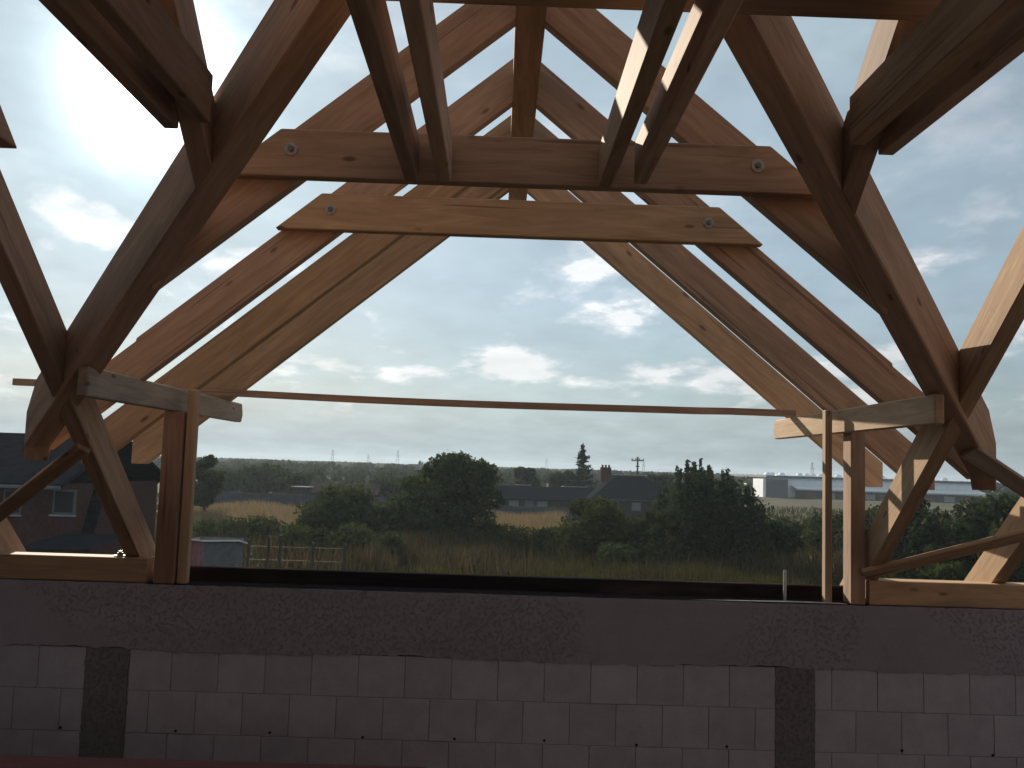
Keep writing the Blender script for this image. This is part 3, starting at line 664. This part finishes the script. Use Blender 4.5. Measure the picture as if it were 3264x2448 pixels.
box('gutter', (xa-.36, d-.46, -3.06), (xb+.36, d-.36, -2.98), M_CLAD_D, h2, bev=0)
d = 106.0
h3 = thing('low_farm_building', (gx(1090, d), d, GR), 'long low building with a dull brown roof left of the broad tree', 'building')
xa, xb = gx(985, d), gx(1200, d)
box('wall', (xa, d, GR), (xb, d+6, -3.6), M_WALL_D, h3, bev=0); gable_roof('roof', xa, xb, d, d+6, -3.65, -2.55, M_TILE2, h3)
for px in (1030, 1085, 1140): window(gx(px, d)-.45, gx(px, d)+.45, GR+.4, GR+1.0, d, h3)
for i, (px, d, w, z, lab) in enumerate(((1670, 108, 1.4, -1.95, 'small pale flat roof behind the low outbuilding'), (1835, 107, 2.4, -1.95, 'pale flat roof left of the hipped house'), (1358, 190, 4.4, -1.0, 'distant pale roof left of the broad tree top'), (2000, 135, 5.0, -.55, 'distant pale roof right of the brick chimney'), (960, 104, 1.5, -2.85, 'small greenish shed left of the long low roof'))):
    t = thing('small_shed', (gx(px, d), d, GR), lab, 'shed', 'small sheds in the distance')
    x = gx(px, d); box('wall', (x-w/2, d, GR), (x+w/2, d+2.5, z-.12), M_WALL_D, t, bev=0)
    raw('roof', [(x-w/2-.2, d-.3, z), (x+w/2+.2, d-.3, z), (x+w/2+.2, d+2.8, z-.06), (x-w/2-.2, d+2.8, z-.06), (x-w/2-.2, d-.3, z-.08), (x+w/2+.2, d-.3, z-.08), (x+w/2+.2, d+2.8, z-.14), (x-w/2-.2, d+2.8, z-.14)],
        [(0, 1, 2, 3), (7, 6, 5, 4), (0, 4, 5, 1), (1, 5, 6, 2), (2, 6, 7, 3), (3, 7, 4, 0)], M_SHEET, t)
# panel fences
def panel_fence(px0, px1, d, h, label):
    t = thing('panel_fence', (gx((px0+px1)/2, d), d, GR), label, 'fence', 'grey fences behind the grass'); x = gx(px0, d); xe = gx(px1, d); k = 0
    while x < xe:
        hh = h*(1 + .03*math.sin(k*2.3)); box('panel', (x+.08, d, GR), (min(x+2.0, xe), d+.06, GR+hh-.08), M_FENCE, t, bev=0)
        box('fence_post', (x-.06, d-.06, GR), (x+.07, d+.09, GR+hh), M_FENCE, t, bev=0); x += 2.05; k += 1
panel_fence(640, 1230, 93, 1.55, 'grey concrete panel fence behind the left golden grass')
panel_fence(1500, 1900, 91, 1.15, 'grey concrete panel fence behind the middle golden grass')
# warehouse
d = 215.0
wh = thing('warehouse', (gx(2760, d), d, GR), 'white warehouse with a row of shiny roof domes on the right horizon', 'warehouse')
xa, xb = gx(2480, d), gx(3120, d)
box('wall', (xa, d, GR), (xb, d+30, -.5), M_CLAD, wh, bev=0); box('roof_edge', (gx(2440, d), d-.6, -.5), (xb+.5, d+31, .02), M_CLAD_D, wh, bev=0)
raw('canopy', [(xa+3, d-4.5, -2.75), (xb, d-4.5, -2.75), (xb, d-.02, -2.0), (xa+3, d-.02, -2.0), (xa+3, d-4.5, -3.05), (xb, d-4.5, -3.05), (xb, d-.02, -2.3), (xa+3, d-.02, -2.3)],
    [(0, 1, 2, 3), (7, 6, 5, 4), (0, 4, 5, 1), (1, 5, 6, 2), (2, 6, 7, 3), (3, 7, 4, 0)], M_WHITE, wh)
box('loading_front', (xa+4, d-.5, GR), (xb, d-.03, -3.3), M_CLAD_D, wh, bev=0)
for i in range(9): box('loading_door', (xa+6+i*4.6, d-.6, GR), (xa+8.4+i*4.6, d-.51, -3.5), M_CLAD if i % 2 else M_RED, wh, bev=0)
box('grey_annex', (gx(2440, d-9), d-9, GR), (gx(2512, d-9), d-1, -.75), M_CLAD_D, wh, bev=0); box('annex_corner', (gx(2432, d-9), d-9.2, GR), (gx(2441, d-9), d-1, -.8), M_CLAD, wh, bev=0)
bm = bmesh.new(); bmesh.ops.create_uvsphere(bm, u_segments=16, v_segments=8, radius=1)
bmesh.ops.delete(bm, geom=[v for v in bm.verts if v.co.z < -.01], context='VERTS'); dm = bpy.data.meshes.new('dome'); bm.to_mesh(dm); bm.free(); dm.materials.append(M_DOME)
for px in (2448, 2461, 2492, 2549, 2572, 2591, 2616, 2672, 2712, 2760, 2812, 2866, 2930, 3010):
    o = link('roof_dome', dm, M_STEEL, wh, loc=(gx(px, d+2), d+2, .02+OZ)); o.scale = (.85, .85, .75)
# utility pole, power pylons
d = 150.0
up_ = thing('utility_pole', (gx(2032, d), d, GR), 'wooden utility pole with crossarms left of the willow', 'pole'); x = gx(2032, d)
cyl('pole', (x, d, GR+3.55), (0, 0, 1), .14, 7.1, BARK, up_, 8); box('crossarm', (x-1.0, d-.07, 1.62), (x+1.0, d+.07, 1.80), BARK, up_, bev=0); box('crossarm', (x-.35, d-.07, .7), (x+.35, d+.07, .84), BARK, up_, bev=0)
for k in (-.9, -.3, .3, .9): cyl('insulator', (x+k, d, 1.92), (0, 0, 1), .08, .26, M_GREYB, up_, 8)
def pylon(px, d, h, label):
    x = gx(px, d); t = thing('power_pylon', (x, d, GR), label, 'pylon', 'power pylons on the horizon'); b = h*.10; w = .22
    for sx in (-1, 1):
        for sy in (-1, 1):
            poly_beam('leg', [(x+sx*b-w/2, d+sy*b, GR), (x+sx*b+w/2, d+sy*b, GR), (x+sx*.25+w/2, d+sy*.25, GR+h), (x+sx*.25-w/2, d+sy*.25, GR+h)], (0, w, 0), (0, 0, 1), M_RUST, t, 0)
    for f in (.25, .45, .65):
        q = b*(1-f); box('brace', (x-q, d-w/2, GR+h*f), (x+q, d+w/2, GR+h*f+w), M_RUST, t, bev=0)
    for f, l in ((.68, .30), (.80, .24), (.93, .16)): box('crossarm', (x-h*l*.5, d-w/2, GR+h*f), (x+h*l*.5, d+w/2, GR+h*f+w*1.3), M_RUST, t, bev=0)
for px, d, h, lab in ((1058, 1050, 18, 'faint power pylon above the wood, leftmost of the visible row'), (1172, 1150, 15, 'faint power pylon above the wood, second from the left'), (1266, 1000, 19, 'faint power pylon above the wood, just left of the broad tree'),
                      (1741, 1100, 16, 'faint power pylon left of the spruce'), (2051, 900, 14, 'faint power pylon right of the utility pole'), (2589, 800, 17, 'faint power pylon above the warehouse roof')): pylon(px, d, h, lab)

# ---- nearer things on the left
d = 31.0
sh = thing('flat_roof_hut', (gx(682, d), d, GR), 'small red and grey hut with a pale flat roof beside the left lath', 'hut')
xa, xm, xb = gx(596, d), gx(664, d), gx(748, d); zt = gz(680, 1726, d)
raw('red_wall', [(xa, d+.5, GR), (xm, d, GR), (xm, d, zt), (xa, d+.5, zt), (xa+.05, d+1.7, GR), (xa+.05, d+1.7, zt)], [(0, 1, 2, 3), (4, 0, 3, 5)], M_RED, sh)
raw('grey_wall', [(xm, d, GR), (xb, d+.7, GR), (xb, d+.7, zt), (xm, d, zt), (xb-.05, d+1.8, GR), (xb-.05, d+1.8, zt), (xa+.05, d+1.7, GR), (xa+.05, d+1.7, zt)], [(0, 1, 2, 3), (1, 4, 5, 2), (4, 6, 7, 5)], M_GREYB, sh)
for px in (612, 630, 648): box('plank_batten', (gx(px, d)-.015, d+.5-(gx(px, d)-xa)/(xm-xa)*.5-.03, GR), (gx(px, d)+.015, d+.5-(gx(px, d)-xa)/(xm-xa)*.5-.005, zt-.02), M_RED, sh, bev=0)
raw('roof', [(xa-.1, d+.35, zt+.01), (xm, d-.15, zt), (xb+.12, d+.6, zt-.02), (xb+.05, d+1.95, zt-.22), (xa-.05, d+1.85, zt-.20)] + [(xa-.1, d+.35, zt+.06), (xm, d-.15, zt+.05), (xb+.12, d+.6, zt+.03), (xb+.05, d+1.95, zt-.17), (xa-.05, d+1.85, zt-.15)],
    [(4, 3, 2, 1, 0), (5, 6, 7, 8, 9)] + [(i, (i+1) % 5, 5+(i+1) % 5, 5+i) for i in range(5)], M_WHITE, sh)
wf = thing('wire_fence', (gx(860, 36), 36, GR), 'thin wire fence on dark posts right of the hut', 'fence')
for px, hh in ((806, 1.75), (869, 1.9), (907, 1.95), (1010, 1.7), (1110, 1.7)): cyl('fence_post', (gx(px, 36), 36, GR+hh/2), (0, 0, 1), .055, hh, BARK, wf, 8)
for zz in (.5, 1.0, 1.5): box('wire', (gx(806, 36), 36-.006, GR+zz), (gx(1110, 36), 36+.006, GR+zz+.012), M_RUST, wf, bev=0)
d = 30.0
nh = thing('neighbour_house', (gx(250, d), d, GR), 'neighbouring house with dark tiled roof and red brown wall at the left edge', 'house')
xa, xb = gx(-420, d), gx(505, d+9); ze = gz(200, 1545, d); zr = .55
box('wall', (xa, d, GR), (xb, d+9, ze), M_BRICK, nh, bev=0)
rf = gable_roof('roof', xa, xb, d, d+9, ze-.1, zr, M_TILE, nh, .4)
ny = 14
for i in range(ny):
    t0, t1 = i/ny, (i+1)/ny; ya, yb = d-.42+t0*4.92, d-.42+t1*4.92; za, zb_ = ze+.0+t0*(zr-ze+.02)+.07, ze+.0+t1*(zr-ze+.02)+.03
    poly_beam('tile_course', [(xa-.42, ya, za), (xa-.42, yb+.05, zb_+.01), (xa-.42, yb+.05, zb_+.04), (xa-.42, ya, za+.035)], (xb-xa+.84, 0, 0), (1, 0, 0), M_TILE, rf, 0)
box('gutter', (xa-.4, d-.56, ze-.14), (xb+.4, d-.44, ze-.04), M_CLAD_D, nh, bev=0)
cyl('roof_pipe', (gx(66, d+4), d+4.4, zr+.38), (0, 0, 1), .035, .6, M_RUST, nh, 8)
for px0, px1, z0, z1 in ((178, 250, gz(200, 1640, d), gz(200, 1560, d)), (20, 80, gz(60, 1640, d), gz(60, 1560, d))):
    w_ = window(gx(px0, d), gx(px1, d), z0, z1, d, nh); box('sill', (gx(px0, d)-.05, d-.16, z0-.05), (gx(px1, d)+.05, d-.045, z0-.005), M_SHEET, w_, bev=0)
yl = d-3.2
raw('lean_to_roof', [(gx(60, yl), yl, gz(200, 1752, yl)), (gx(300, yl), yl, gz(300, 1752, yl)), (gx(300, yl), d-.01, gz(300, 1700, d)), (gx(60, yl), d-.01, gz(200, 1700, d))], [(0, 1, 2, 3)], M_TILE, nh)
box('lean_to_wall', (gx(70, yl), yl+.2, GR), (gx(290, yl), yl+.35, gz(200, 1756, yl)), M_BRICK, nh, bev=0)

# ---- air
bm = bmesh.new(); bmesh.ops.create_cube(bm, size=1, matrix=Matrix.Translation((0, 660, (GR+8)/2 - .6)) @ Matrix.Diagonal((3040, 1620, 8-GR+1.4, 1)))
me = bpy.data.meshes.new('haze'); bm.to_mesh(me); bm.free()
hm = bpy.data.materials.new('haze'); hm.use_nodes = True; nt = hm.node_tree; nt.nodes.clear()
pv = nt.nodes.new('ShaderNodeVolumePrincipled'); mo = nt.nodes.new('ShaderNodeOutputMaterial'); nt.links.new(pv.outputs[0], mo.inputs['Volume'])
pv.inputs['Color'].default_value = (.78, .89, 1, 1); pv.inputs['Density'].default_value = HAZE; pv.inputs['Anisotropy'].default_value = .25
tag(link('haze', me, hm, loc=(0, 0, OZ)), 'thin pale haze over the whole countryside', 'haze', kind='stuff')
